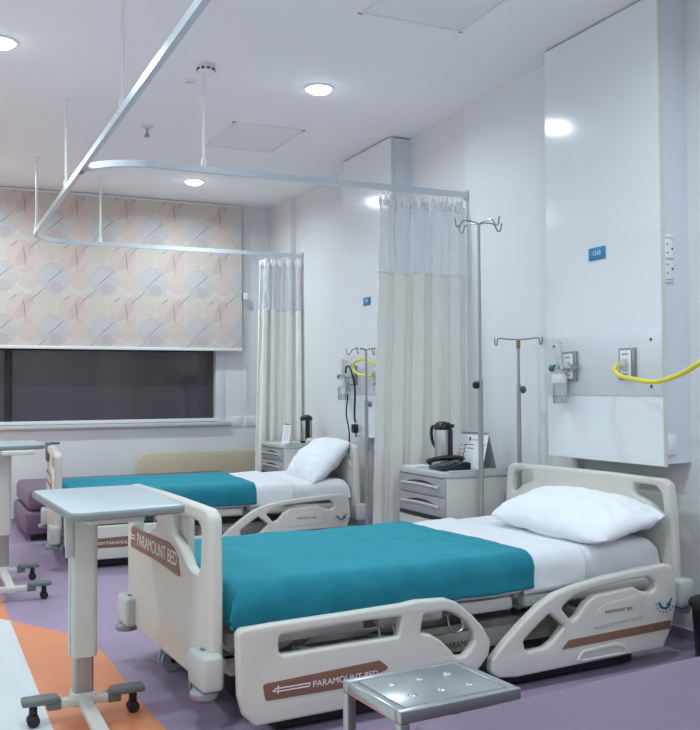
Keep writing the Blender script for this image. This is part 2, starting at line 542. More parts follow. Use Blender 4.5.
for x, y in ((XM, 6.0), (XM, 7.62), (1.397, 8.08), (1.466, 5.13), (XM, 4.2)):
    MB().tube(rel([(x, y, CEIL - .01), (x, y, ZR + .01)]), .0085, 8).lathe([(.03, 0), (.03, -.006), (.012, -.012), (.001, -.012)], rel([(x, y, CEIL)])[0]).lathe([(.015, 0), (.015, .045), (.001, .045)], rel([(x, y, ZR + .012)])[0]).build('hanger_rod', M['white'], tr)
for y in (5.13, 8.08):
    x = 3.23 if y < 6 else 3.262
    MB().box(-.015, .0, -.02, .02, -.03, .03, bev=.003, mtx=Matrix.Translation(rel([(x, y, ZR)])[0])).build('wall_bracket', M['alu'], tr)

# curtains
def curtain(x0, x1, y, zlace, zbot, folds, amp, label, seed, lead):
    t = thing('privacy_curtain', label, 'curtain', (0, y, 0), group='privacy curtains gathered by the wall')
    ztop = ZR - .085
    rnd = random.Random(seed)
    ph = [rnd.uniform(0, 6) for _ in range(6)]
    def yoff(u, z):
        f = (ztop - z) / (ztop - zbot)
        w = u + .012 * sin(7 * u + ph[3]) + .02 * f * sin(3 * pi * u + ph[0])
        a = amp * (.65 + .5 * f + .35 * sin(9 * u + ph[1]))
        s = sin(2 * pi * folds * w + ph[2])
        v = a * (s * .8 + .2 * sin(4 * pi * folds * w + ph[4]))
        v += .006 * noise.noise(Vector((u * 14, z * 5, seed)))
        # wrinkles
        v += .004 * noise.noise(Vector((u * 60, z * 22, seed + 5)))
        if u < .17: v -= lead * (1 - u / .17) * (.4 + .6 * f)
        return v
    def sheet(z0, z1, name, m, nz):
        t_ = bmesh.new()
        nu = 260
        g = []
        for j in range(nz + 1):
            z = z0 + (z1 - z0) * j / nz
            f = (ztop - z) / (ztop - zbot)
            row = []
            for i in range(nu + 1):
                u = i / nu
                sp = 1 - .045 * (1 - f) if True else 1
                x = x1 - (x1 - x0) * (1 - u) * (.885 + .135 * f)
                row.append(t_.verts.new((x + .012 * cos(2 * pi * folds * u * 2 + ph[5]), yoff(u, z), z)))
            g.append(row)
        for j in range(nz):
            for i in range(nu):
                t_.faces.new((g[j][i], g[j][i + 1], g[j + 1][i + 1], g[j + 1][i]))
        b = MB(); b.add(t_)
        o = b.build(name, m, t, angle=80)
        sol = o.modifiers.new('cloth', 'SOLIDIFY'); sol.thickness = .0025
        return o
    sheet(ztop, zlace, 'lace_top', M['lace'], 22)
    dr = sheet(zlace + .004, zbot, 'drape', M['curtain'], 70)
    # hem tape at the joint and hooks along the top
    hb = MB()
    hb.tube([(x1 - (x1 - x0) * (1 - i / 90) * (.885 + .135 * (ztop - zlace) / (ztop - zbot)), yoff(i / 90, zlace) - .003, zlace) for i in range(91)], .004, 6)
    hb.build('seam', M['curtain'], t)
    eb = MB()
    z_ = [ztop - (ztop - zlace) * j / 20 for j in range(21)]
    uL = .155
    t2 = bmesh.new()
    ring = []
    for j, z in enumerate(z_):
        f = (ztop - z) / (ztop - zbot)
        u = uL + .03 * j / 20
        x = x1 - (x1 - x0) * (1 - u) * (.885 + .135 * f) + .006 * sin(z * 14)
        y_ = yoff(u, z) - .012
        ring.append([t2.verts.new((x + a, y_ + b_, z)) for a, b_ in ((-.014, -.002), (.014, -.004), (.014, 0), (-.014, .002))])
    for a, b_ in zip(ring, ring[1:]):
        for q in range(4): t2.faces.new((a[q], a[(q + 1) % 4], b_[(q + 1) % 4], b_[q]))
    t2.faces.new(ring[0]); t2.faces.new(ring[-1][::-1])
    bmesh.ops.recalc_face_normals(t2, faces=t2.faces[:])
    eb.add(t2)
    eb.build('hem_band', M['tape'], t)
    n = 18
    for k in range(n):
        u = (k + .3) / n
        x = x1 - (x1 - x0) * (1 - u) * .885
        yy = yoff(u, ztop)
        hk = MB()
        hk.tube([(x, 0, ZR - .018 - .0), (x, yy * .3, ztop + .045), (x + .004, yy, ztop + .012)], .003, 6)
        hk.box(x - .013, x + .013, yy - .008, yy + .008, ztop - .035, ztop + .018 + .01 * (k % 3), bev=.004)
        hk.build('curtain_hook', M['tape'], t)
    return t
ca = curtain(2.49, 3.215, 5.13, 1.865, .22, 5, .030, 'cream privacy curtain with lace top, nearer one behind the steel flask', 3, .09)
tg = MB().box(3.06, 3.09, -.075, -.072, 1.76, 1.83, bev=.001, mtx=None)
tg.build('care_tag', M['tape'], ca)
curtain(2.79, 3.235, 8.08, 1.875, .25, 5, .036, 'cream privacy curtain with lace top, further one by the window', 8, .05)

# ---------------------------------------------------------------- headwall panels
def headwall(y0, y1, label, name_loc):
    t = thing('headwall_panel', label, 'wall panel', (3.1, y0, .769), group='glossy service panels above the beds')
    W, Hh = y1 - y0, CEIL - .769 - .008
    MB().box(0, .022, 0, W, 0, Hh, bev=.001, m=M['edge']).build('front_board', None, t, smooth=False)
    MB().box(-.0015, .0, .004, W - .002, .003, Hh - .003).build('front_laminate', M['gloss'], t, smooth=False)
    MB().box(.022, .19, .015, W - .01, .012, Hh - .002, bev=.001).build('carcass', M['lilac'], t, smooth=False)
    pl = MB().box(-.006, -.0015, .0, W - .005, .328, .634, bev=.001).build('steel_plate', M['plate'], t)
    sc = MB()
    for yy, zz in ((.07, .59), (.07, .37), (W - .06, .59)): sc.lathe([(.008, 0), (.008, .004), (.001, .006)], (-.006, yy, zz), 'x', 10, None)
    sc.build('screw', M['steel'], pl)
    for yy in (W * .255, W * .76):
        ob = MB().box(-.022, -.006, yy - .055, yy + .055, .403, .557, bev=.004).build('gas_outlet', M['alu_dark'], t)
        MB().box(-.028, -.022, yy - .036, yy + .04, .415, .545, bev=.003).build('outlet_cover', M['white'], ob)
        v = MB().lathe([(.02, 0), (.02, -.02), (.012, -.024), (.012, -.045), (.001, -.045)], (-.026, yy, .475), 'x', 16)
        v.box(-.05, -.028, yy - .016, yy + .02, .45, .505, bev=.004)
        v.build('coupling', M['plastic_grey'], ob)
        k = MB().box(-.0295, -.028, yy - .02, yy + .02, .525, .529); k.box(-.0295, -.028, yy - .02, yy + .02, .428, .432)
        k.build('marking', M['ink'], ob)
    # sockets on the near side face
    for z0, z1, n in ((.854, 1.078, 2), (.054, .146, 0)):
        s = MB().box(.025, .08, .004, .016, z0, z1, bev=.003).build('socket_plate' if n else 'switch_plate', M['white'], t)
        h = MB()
        if n:
            for c in (z0 + .062, z1 - .068):
                for dx, dz, r in ((.017, 0, .0055), (-.012, .02, .004), (-.012, -.02, .004)):
                    h.lathe([(r, 0), (r, .0015), (.0001, .0015)], (.053 + dx, .0028, c + dz), 'y', 10)
                for dz in (-.05, .05): h.box(.03, .075, .003, .005, c + dz - .001, c + dz + .001)
            h.build('socket_holes', M['ink'], s)
        else:
            h.box(.036, .056, .0, .006, z0 + .02, z0 + .07, bev=.003); h.build('rocker', M['white'], s)
    return t
headwall(3.255, 4.115, 'tall glossy white wall panel over the near bed with steel strip', None)
headwall(5.94, 6.785, 'tall glossy white wall panel over the far bed, partly behind the curtain', None)

def sign(y, z, w, h, label, txt):
    t = thing('room_sign', label, 'sign', (3.0985, y, z), group='small blue number signs on the panels')
    MB().box(-.006, 0, -w / 2, w / 2, -h / 2, h / 2, bev=.001).build('sign_plate', M['sign'], t)
    b = MB()
    if txt:
        b.addmesh(text_mesh(txt, .034, .0004, 'CENTER', .95), None, YZ(-.0066) @ Matrix.Translation((-.0, -.009, 0)))
    else:
        b.tube([(-.0065, .012, -.01), (-.0065, .012, .012)], .0022, 6)
        b.tube([(-.0065, -.006 + .012 * cos(a * .4), .002 + .012 * sin(a * .4)) for a in range(12)], .0022, 6)
    b.build('number', M['print'], t)
sign(3.697, 1.813, .122, .064, 'small blue room number sign reading 1310 on the near panel', '1310')
sign(6.35, 1.81, .12, .06, 'small blue sign on the far panel above the steel strip', None)

# wall plates on the back wall
for x0, x1, lb in ((2.815, 2.917, 'single white switch plate on back wall, left of the pair'), (2.947, 3.10, 'wider white socket plate on back wall, right of the pair')):
    t = thing('wall_plate', lb, 'switch', ((x0 + x1) / 2, YB, .83), group='white electrical plates under the blind')
    hw = (x1 - x0) / 2
    MB().box(-hw, hw, -.012, 0, -.05, .05, bev=.004).build('plate', M['white'], t)
    if hw < .06: MB().box(-.025, .025, -.017, -.01, -.032, .032, bev=.003).build('rocker', M['white'], t)
    else:
        MB().box(.02, .06, -.017, -.01, -.032, .032, bev=.003).build('rocker', M['white'], t)
        h = MB()
        for dx, dz in ((0, .018), (-.014, -.01), (.014, -.01)): h.lathe([(.004, 0), (.004, .002), (.0001, .002)], (-.03 + dx, -.0135, dz), 'y', 8)
        h.build('socket_holes', M['ink'], t)

# oxygen humidifier bottle on left outlet of the near panel
def humidifier(y, label):
    t = thing('oxygen_humidifier', label, 'medical bottle', (3.045, y, 1.24), group='humidifier bottles on the gas outlets')
    MB().tube([(.018, -.10, .0), (-.0, -.05, .0), (-.0, 0, .0)], .009, 8).lathe([(.016, 0), (.016, .02), (.001, .02)], (.0, -.09, 0), 'x', 14).build('connector', M['steel'], t)
    MB().lathe([(.016, 0), (.017, .004), (.017, .03), (.015, .034), (.001, .034)], (0, .03, 0), 'y', 14).build('knob', M['green'], t)
    MB().lathe([(.022, -.03), (.026, -.028), (.026, -.002), (.018, .012), (.012, .015), (.012, .12), (.001, .125)], (0, .0, 0)).build('flow_tube', M['clear'], t)
    MB().lathe([(.034, -.07), (.036, -.066), (.036, -.032), (.026, -.028), (.001, -.028)]).build('cap', M['white'], t)
    MB().lathe([(.001, -.165), (.03, -.165), (.032, -.16), (.032, -.07), (.001, -.07)]).build('bottle', M['clear'], t)
    k = MB()
    for i in range(6): k.box(-.033, -.0325, -.012, .004 + .006 * (i % 2), -.15 + i * .012, -.147 + i * .012)
    k.build('scale_marks', M['ink'], t)
    MB().lathe([(.03, -.163), (.03, -.125), (.001, -.125)], seg=20).build('water', M['clear'], t)
    t.scale = (1.12, 1.12, 1.12)
    return t
humidifier(3.945, 'clear humidifier bottle with green knob on the near steel strip')
humidifier(6.70, 'clear humidifier bottle with green knob on the far steel strip')

def smooth_path(pts, n=8):
    out = []
    P = [Vector(p) for p in pts]
    P = [P[0] * 2 - P[1]] + P + [P[-1] * 2 - P[-2]]
    for i in range(1, len(P) - 2):
        for k in range(n):
            t = k / n
            out.append(.5 * ((2 * P[i]) + (-P[i - 1] + P[i + 1]) * t + (2 * P[i - 1] - 5 * P[i] + 4 * P[i + 1] - P[i + 2]) * t * t + (-P[i - 1] + 3 * P[i] - 3 * P[i + 1] + P[i + 2]) * t ** 3))
    out.append(P[-2])
    return out
tag(MB().tube(smooth_path([(3.055, 3.465, 1.243), (3.03, 3.485, 1.24), (2.985, 3.45, 1.215), (2.95, 3.36, 1.186), (2.9, 3.219, 1.172), (2.85, 3.041, 1.158), (2.8, 2.846, 1.186), (2.76, 2.69, 1.232), (2.74, 2.5, 1.29), (2.85, 2.2, 1.3), (3.1, 2.05, 1.27), (3.27, 2.0, 1.25)]), .0105, 12).build('oxygen_hose', M['yellow']),
    'bright yellow hose looping from the right outlet of the near panel', 'hose')
tag(MB().tube(smooth_path([(3.06, 6.16, 1.245), (3.02, 6.18, 1.235), (3.0, 6.30, 1.25), (3.01, 6.41, 1.29), (3.0, 6.38, 1.34), (3.0, 6.2, 1.36), (3.02, 6.0, 1.3), (3.09, 5.9, 1.2)]), .009, 10).build('oxygen_hose', M['yellow']),
    'short yellow hose curled on the far steel strip beside the curtain', 'hose')
pc = thing('power_cord', 'black power cord with plug hanging below the far steel strip', 'cord', (3.06, 6.45, 1.3))
MB().tube(smooth_path([(.0, .22, -.03), (-.02, .16, .02), (-.02, .08, -.01), (-.015, .02, -.15), (-.01, .04, -.36), (-.01, .02, -.42)]), .008, 8).build('cable', M['black'], pc)
MB().box(-.03, .01, .0, .07, -.50, -.43, bev=.012).tube([(-.01, .02, -.50), (-.01, .01, -.53)], .006, 8).build('plug', M['black'], pc)
MB().tube(smooth_path([(-.01, .16, -.2), (-.015, .18, -.35), (-.01, .14, -.5), (-.01, .15, -.7)]), .006, 8).build('second_cable', M['black'], pc)

# ---------------------------------------------------------------- beds
FR_out = [(.006, .02), (.006, .32), (.02, .338), (.142, .342), (.403, .345), (.646, .35), (.713, .356), (.838, .35), (.884, .332), (.955, .275), (1.007, .221), (1.039, .162), (1.028, .113), (.99, .075), (.95, .045), (.88, .024), (.76, .02), (.735, .036), (.45, .036), (.42, .012), (.07, .010), (.03, .05)]
FR_out[0] = (.012, .115)
FR_o1 = [(.155, .29), (.165, .302), (.402, .309), (.641, .308), (.629, .236), (.402, .236), (.167, .234), (.157, .245)]
FR_o2 = [(.735, .303), (.838, .304), (.883, .286), (.93, .25), (.96, .207), (.965, .178), (.946, .15), (.917, .126), (.876, .13), (.853, .158), (.813, .197), (.768, .226), (.722, .237)]
HR_out = [(1.038, .046), (1.045, .096), (1.118, .162), (1.198, .222), (1.281, .277), (1.366, .313), (1.449, .33), (1.626, .353), (1.811, .366), (1.965, .374), (2.005, .366), (2.024, .315), (2.030, .214), (1.999, .104), (1.948, .02), (1.749, .018), (1.161, .010), (1.074, .020)]
HR_o1 = [(1.203, .112), (1.195, .145), (1.253, .189), (1.329, .238), (1.404, .178), (1.344, .125), (1.302, .105), (1.219, .103)]
HR_o2 = [(1.387, .251), (1.449, .291), (1.536, .308), (1.717, .323), (1.867, .329), (1.901, .304), (1.905, .276), (1.876, .262), (1.828, .270), (1.78, .295), (1.625, .285), (1.571, .284), (1.518, .256), (1.473, .208), (1.439, .192)]
BW = 1.10    # width over the end boards, from y=-.02
YC = .53

def mirror(l): return [(2 * YC - y, z) for y, z in l]

def rail_text(parent, kind, yface, sgn):
    """marks on the outer face: brown strip, name, arrow / angle scale"""
    mt = XZ(yface) if sgn < 0 else Matrix(((1, 0, 0, 0), (0, 0, 1, yface), (0, 1, 0, 0), (0, 0, 0, 1)))
    if kind == 'foot':
        st = MB(); st.addmesh(slab_mesh([fillet([(.094, .148), (.104, .090), (.40, .088), (.59, .130), (.545, .164)], .012)], .003, .0008), None, mt)
        s = st.build('brown_strip', M['brown'], parent)
        tx = MB()
        def tm(me, x, z):
            off = Matrix.Translation((x, z, .0022))
            if sgn > 0: off = Matrix.Translation((x, z, .0022))
            tx.addmesh(me, None, mt @ off)
        tm(text_mesh('PARAMOUNT BED', .031, .0003, 'LEFT', 1.02), .278, .110)
        tx.build('name_print', M['print'], s)
        ar = MB()
        for q in ([(.128, .119), (.142, .114), (.262, .114), (.262, .118), (.142, .118)], [(.142, .124), (.262, .124), (.268, .128), (.142, .128)],
                  [(.128, .119), (.134, .119), (.146, .128), (.14, .128)], [(.148, .108), (.152, .108), (.152, .135), (.148, .135)], [(.262, .114), (.266, .114), (.272, .128), (.268, .128)]):
            ar.addmesh(slab_mesh([q], .0012, .0002), None, mt @ Matrix.Translation((0, 0, .002)))
        ar.build('arrow_emblem', M['print'], s)
    else:
        st = MB(); st.addmesh(slab_mesh([fillet([(1.38, .088), (1.42, .121), (1.99, .133), (1.986, .098)], .004)], .003, .0008), None, mt)
        st.build('brown_strip', M['brown'], parent)
        pn = MB(); pn.addmesh(slab_mesh([fillet([(1.552, .150), (1.568, .218), (1.605, .241), (1.813, .262), (1.832, .244), (1.830, .166)], .012)], .004, .0012), None, mt)
        p = pn.build('raised_panel', M['plastic'], parent)
        tx = MB(); tx.addmesh(text_mesh('PARAMOUNT BED', .019, .0003, 'LEFT', .98), None, mt @ Matrix.Translation((1.612, .204, .0028)))
        tx.build('name_print', M['ink'], p)
        g = MB(); g.addmesh(slab_mesh([fillet([(1.452, .026), (1.49, .071), (1.674, .079), (1.728, .060), (1.742, .026)], .014), fillet([(1.478, .034), (1.50, .056), (1.67, .063), (1.71, .05), (1.72, .034)], .008)], .012, .004), None, mt)
        g.build('release_grip', M['plastic'], parent)
        # angle scale: arc and pointer
        sc = MB()
        arc_ = [(1.957 + .042 * cos(R(a)), .222 + .040 * sin(R(a))) for a in range(188, 330, 8)]
        arc2 = [(1.957 + .030 * cos(R(a)), .222 + .030 * sin(R(a))) for a in range(328, 186, -8)]
        sc.addmesh(slab_mesh([arc_ + arc2], .0012, .0002), M['blueink'], mt @ Matrix.Translation((0, 0, .001)))
        sc.addmesh(slab_mesh([[(1.965, .196), (1.985, .206), (1.999, .226), (1.994, .228), (1.978, .211), (1.963, .204)]], .0012, .0002), M['ink'], mt @ Matrix.Translation((0, 0, .001)))
        for k in range(7):
            a = R(195 + k * 21)
            c = (1.957 + .056 * cos(a), .222 + .052 * sin(a))
            sc.addmesh(slab_mesh([[(c[0] - .0035, c[1] - .003), (c[0] + .0035, c[1] - .003), (c[0] + .0035, c[1] + .003), (c[0] - .0035, c[1] + .003)]], .0012, .0002), M['ink'], mt @ Matrix.Translation((0, 0, .001)))
        sc.build('angle_scale', None, parent)

FBX = -.045
def make_bed():
    b = thing('hospital_bed', '', 'hospital bed')
    # end boards, cut in (y,z)
    PYZ = lambda x: Matrix(((0, 0, -1, x), (1, 0, 0, 0), (0, 1, 0, 0), (0, 0, 0, 1)))
    y0, y1 = -.02, -.02 + BW
    fo = [(y0, .20), (y0 - .002, .5), (y0 + .004, .700), (y0 + .05, .722), (YC - .1, .727)]
    fo_r = [.01, .05, .05, .05, .0]
    out = fo + mirror(fo)[::-1] + [(y1 - .02, .16), (y1 - .16, .105), (y0 + .16, .105), (y0 + .02, .16)]
    hole = [(.425, .665), (.425, .585), (.375, .572), (.325, .548), (.245, .492), (.185, .474), (.12, .480), (.086, .520), (.078, .64), (.10, .668)]
    m_ = MB()
    m_.addmesh(slab_mesh([fillet(out, .035), fillet(hole, .03), fillet(mirror(hole), .03)], .05, .016, 3), None, PYZ(FBX + .025))
    fb = m_.build('footboard', M['plastic'], b)
    # front relief, brown plaque with white name
    st = MB(); st.addmesh(slab_mesh([fillet([(2 * YC - .06, .541), (2 * YC - .05, .452), (.62, .452), (.305, .437), (.335, .505), (.385, .537), (.46, .548), (.9, .541)], .015)], .006, .001), None, PYZ(FBX - .0005))
    pq = st.build('brown_plaque', M['brown'], fb)
    tx = MB(); tx.addmesh(text_mesh('PARAMOUNT BED', .074, .0004, 'LEFT', .93), None, YZ(FBX - .004) @ Matrix.Translation((-.905, .474, 0)))
    tx.build('name_print', M['print'], pq)
    tx = MB()
    for q in ([(-1.03, .497), (-1.005, .489), (-.935, .489), (-.935, .495), (-1.005, .495)], [(-1.005, .503), (-.935, .503), (-.935, .509), (-1.005, .509)], [(-1.03, .497), (-1.02, .497), (-1.0, .509), (-1.01, .509)], [(-1.003, .482), (-.998, .482), (-.998, .518), (-1.003, .518)]):
        tx.addmesh(slab_mesh([q], .0012, .0002), None, YZ(FBX - .0045))
    tx.build('arrow_emblem', M['print'], pq)
    ls = MB(); ls.addmesh(slab_mesh([fillet([(.335, .66), (.335, .14), (.725, .14), (.725, .66)], .03)], .03, .010), None, PYZ(FBX + .052))
    ls.build('inner_relief', M['plastic'], fb)
    # headboard
    hy0, hy1 = -.05, 1.11
    ho = [(hy0 - .03, .27), (hy0 - .03, .40), (hy0 - .022, .58), (hy0 - .004, .700), (hy0 + .03, .722), (.30, .727)]
    out = ho + mirror(ho)[::-1] + [(hy1 - .0, .25), (hy0 + .0, .25)]
    hole = [(.165, .690), (.028, .687), (-.006, .66), (-.016, .60), (-.014, .565), (.02, .575), (.075, .612), (.15, .634), (.168, .65)]
    m_ = MB()
    m_.addmesh(slab_mesh([fillet(out, .03), fillet(hole, .022), fillet(mirror(hole), .022)], .046, .015, 3), None, PYZ(2.115))
    m_.build('headboard', M['plastic'], b)
    # corner bumpers
    for x, yy, s, zt in ((-.04, y0 + .01, -1, .236), (-.04, y1 - .01, 1, .236), (2.13, hy0 - .02, -1, .285), (2.13, hy1 + .02, 1, .285)):
        bp = MB()
        xo = -.045 if x < 1 else .05
        bp.box(min(x - xo * .8, x + xo), max(x - xo * .8, x + xo), min(yy - s * .12, yy + s * .045), max(yy - s * .12, yy + s * .045), zt - .125, zt, bev=.018, seg=3)
        bp = bp.build('corner_bumper', M['plastic_grey'], b)
        MB().lathe([(.02, 0), (.044, .003), (.050, .012), (.050, .024), (.040, .034), (.001, .034)], (x + xo * .35, yy - s * .02, zt - .157)).build('bumper_roller', M['wheel'], bp)
        MB().lathe([(.02, 0), (.02, .002), (.001, .002)], (x, yy - s * .05, zt)).build('pole_socket', M['tcap'], bp)
    # rails, near and far side
    for nm, o, h1, h2 in (('foot', FR_out, FR_o1, FR_o2), ('head', HR_out, HR_o1, HR_o2)):
        for s in (-1, 1):
            yc = -.128 if s < 0 else 1.098
            r = MB()
            r.addmesh(slab_mesh([fillet(o, .02, 3), fillet(h1, .012, 3), fillet(h2, .012, 3)], .044, .012, 3), None, XZ(yc))
            rl = r.build('side_rail', M['plastic'], b)
            rail_text(rl, nm, yc + s * .0225, s)
            xs = (.30, .62) if nm == 'foot' else (1.55, 1.80)
            for xx in xs: MB().box(xx - .02, xx + .02, min(yc, yc - s * .16), max(yc, yc - s * .16), .17, .215, bev=.006).build('rail_arm', M['alu_dark'], rl)
    # mattress deck in four plastic sections
    for x0, x1 in ((.08, .58), (.60, .93), (.95, 1.27), (1.29, 2.06)):
        d = MB().box(x0, x1, .03, 1.03, .262, .292, bev=.01)
        for yy in (-.012, 1.012):
            d.box(x0 + .02, x1 - .02, yy, yy + .06, .235, .288, bev=.012)
            d.lathe([(.012, 0), (.012, .008), (.001, .008)], (x0 + .06, yy - .004 if yy < 0 else yy + .056, .262), 'y', 10)
        d.build('deck_section', M['plastic'], b)
    f = MB()
    for yy in (.10, .93): f.box(.06, 2.10, yy, yy + .05, .215, .262, bev=.004)
    for xx in (.1, .75, 1.35, 2.0): f.box(xx, xx + .05, .08, 1.0, .205, .25, bev=.004)
    f.build('upper_frame', M['tmetal'], b)
    f = MB()
    for yy in (.14, .88): f.box(.05, 2.08, yy, yy + .045, .11, .16, bev=.004)
    for xx in (.07, 2.02): f.box(xx, xx + .045, .10, .96, .11, .16, bev=.004)
    for xx, dx in ((.32, .2), (1.75, -.2)):
        for yy in (.2, .84): f.tube([(xx, yy, .13), (xx + dx, yy, .235)], .018, 8)
    f.build('base_frame', M['tmetal'], b)
    MB().box(.17, 1.84, -.075, .42, -.044, .052, bev=.012).build('underbed_shade_box', M['bed_shade'], b)  # dark box added to deepen the shade below the rails
    MB().box(.62, .92, .40, .62, .12, .21, bev=.02).build('drive_motor', M['black'], b)
    MB().box(.93, 1.5, .47, .53, .15, .19, bev=.01).build('actuator', M['alu_dark'], b)
    cv = MB().box(.95, 1.95, .118, .14, .055, .135, bev=.006).build('base_cover', M['plastic'], b)
    tx = MB(); tx.addmesh(text_mesh('PARAMOUNT', .036, .0004, 'LEFT', .9), None, XZ(.1165) @ Matrix.Translation((1.0, .075, 0)))
    tx.build('name_print', M['ink'], cv)
    for xx in (.07, 1.92):
        for yy in (.385, .80):
            c = MB()
            for dy in (-.023, .023): c.lathe([(.016, -.011), (.048, -.011), (.051, -.006), (.051, .006), (.048, .011), (.016, .011)], (xx, yy + dy, FZ + .051), 'y', 28)
            c = c.build('castor', M['wheel'], b)
            MB().box(xx - .03, xx + .03, yy - .012, yy + .012, FZ + .045, .125, bev=.008).build('castor_fork', M['plastic_grey'], c)
            MB().lathe([(.012, -.04), (.012, .04)], (xx, yy, FZ + .051), 'y', 12).build('axle', M['dark'], c)
    # cable loop and hooks under the near edge
    for xx in (.62, .93): MB().tube(smooth_path([(xx, -.01, .25), (xx, -.03, .20), (xx + .03, -.035, .185), (xx + .06, -.03, .2), (xx + .06, -.01, .25)], 4), .004, 6).build('drain_hook', M['steel'], b)
    return b
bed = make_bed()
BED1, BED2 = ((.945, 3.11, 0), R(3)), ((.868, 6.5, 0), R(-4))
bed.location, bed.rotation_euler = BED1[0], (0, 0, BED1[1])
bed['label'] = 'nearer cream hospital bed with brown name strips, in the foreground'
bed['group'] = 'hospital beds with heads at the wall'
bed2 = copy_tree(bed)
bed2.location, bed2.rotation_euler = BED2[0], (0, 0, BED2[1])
bed2['label'] = 'further cream hospital bed below the patterned blind'

# bedding: draped shells
def prof(a, r):
    if a <= 0: return a, 0.0
    if a < r * pi / 2: return r * sin(a / r), r * (1 - cos(a / r))
    return r, r + a - r * pi / 2
def drape_mesh(x0, x1, y0, y1, ztop, r, drop_foot, drop_near, drop_far, seed, wr=.006, sx=90, sy=80, headrise=0.0, skew=0.0, drop_head=0.0, foldamp=0.0):
    """x0..x1 outer extents; the foot (x0) falls by drop_foot, the sides by drop_near / drop_far"""
    t = bmesh.new()
    def axis(lo, hi, dlo, dhi, n):
        L = r * pi / 2
        a0 = (-(L + max(dlo - r, 0)) if dlo > 0 else 0)
        a1 = (L + max(dhi - r, 0) if dhi > 0 else 0)
        inner = (hi - lo) - (r if dlo > 0 else 0) - (r if dhi > 0 else 0)
        tot = -a0 + inner + a1
        out = []
        for i in range(n + 1):
            s = a0 + tot * i / n
            if s < 0: o, d = prof(-s, r); out.append((lo + (r if dlo > 0 else 0) - o, d, s))
            elif s <= inner: out.append((lo + (r if dlo > 0 else 0) + s, 0.0, s))
            else: o, d = prof(s - inner, r); out.append((hi - r + o, d, s))
        return out
    ax, ay = axis(x0, x1, drop_foot, drop_head, sx), axis(y0, y1, drop_near, drop_far, sy)
    g = []
    for X, dx, s in ax:
        row = []
        for Y, dy, q in ay:
            dd = max(dx, dy)
            if dx > 0 and dy > 0: dd = min(max(dx, dy) + .3 * min(dx, dy), max(drop_foot, drop_near, drop_far))
            z = ztop - dd
            rise = headrise * max(0, (X - 1.2) / .85) if headrise else 0
            n1 = noise.noise(Vector((X * 5.5, Y * 5.5, seed)))
            n3 = noise.noise(Vector((X * 11, Y * 11, z * 12 + seed)))
            n2 = noise.noise(Vector((X * 16 + 3, Y * 13, seed)))
            px, py, pz = X, Y, z + rise
            k = 1 if dd == 0 else 0
            pz += wr * (n1 * .9 + n2 * .5) * (1 if dd < r else .4)
            if dy > 0:
                sg = -1 if Y < (y0 + y1) / 2 else 1
                py += sg * (wr * 1.6 * (noise.noise(Vector((X * 9, z * 7, seed + 2))) + .8 * n3) + foldamp * min(1, dy / .08) * sin(X * 40 + 4 * n1) * .5)
            if dx > 0:
                px -= wr * 1.6 * noise.noise(Vector((Y * 9, z * 7, seed + 4))) + foldamp * min(1, dx / .08) * sin(Y * 38 + 4 * n1) * .7
            if dy > 0 and X < .30 and foldamp > .008:
                py += (-1 if Y < (y0 + y1) / 2 else 1) * .022 * min(1, dy / .09) * (1 - X / .30) * (sin(X * 75 + 2 * n1) + .4 * n2)
            if dx > .02 and dy > .02:
                c = min(1, min(dx, dy) / .08)
                px += (-.016 + .03 * n2) * c * (1 if X < (x0 + x1) / 2 else -1); py += (.02 * n2) * c
            px += skew * (Y - y0)
            row.append(t.verts.new((px, py, pz)))
        g.append(row)
    for i in range(len(g) - 1):
        for j in range(len(g[0]) - 1):
            t.faces.new((g[i][j], g[i + 1][j], g[i + 1][j + 1], g[i][j + 1]))
    bmesh.ops.recalc_face_normals(t, faces=t.faces[:])
    return t
MT = .432
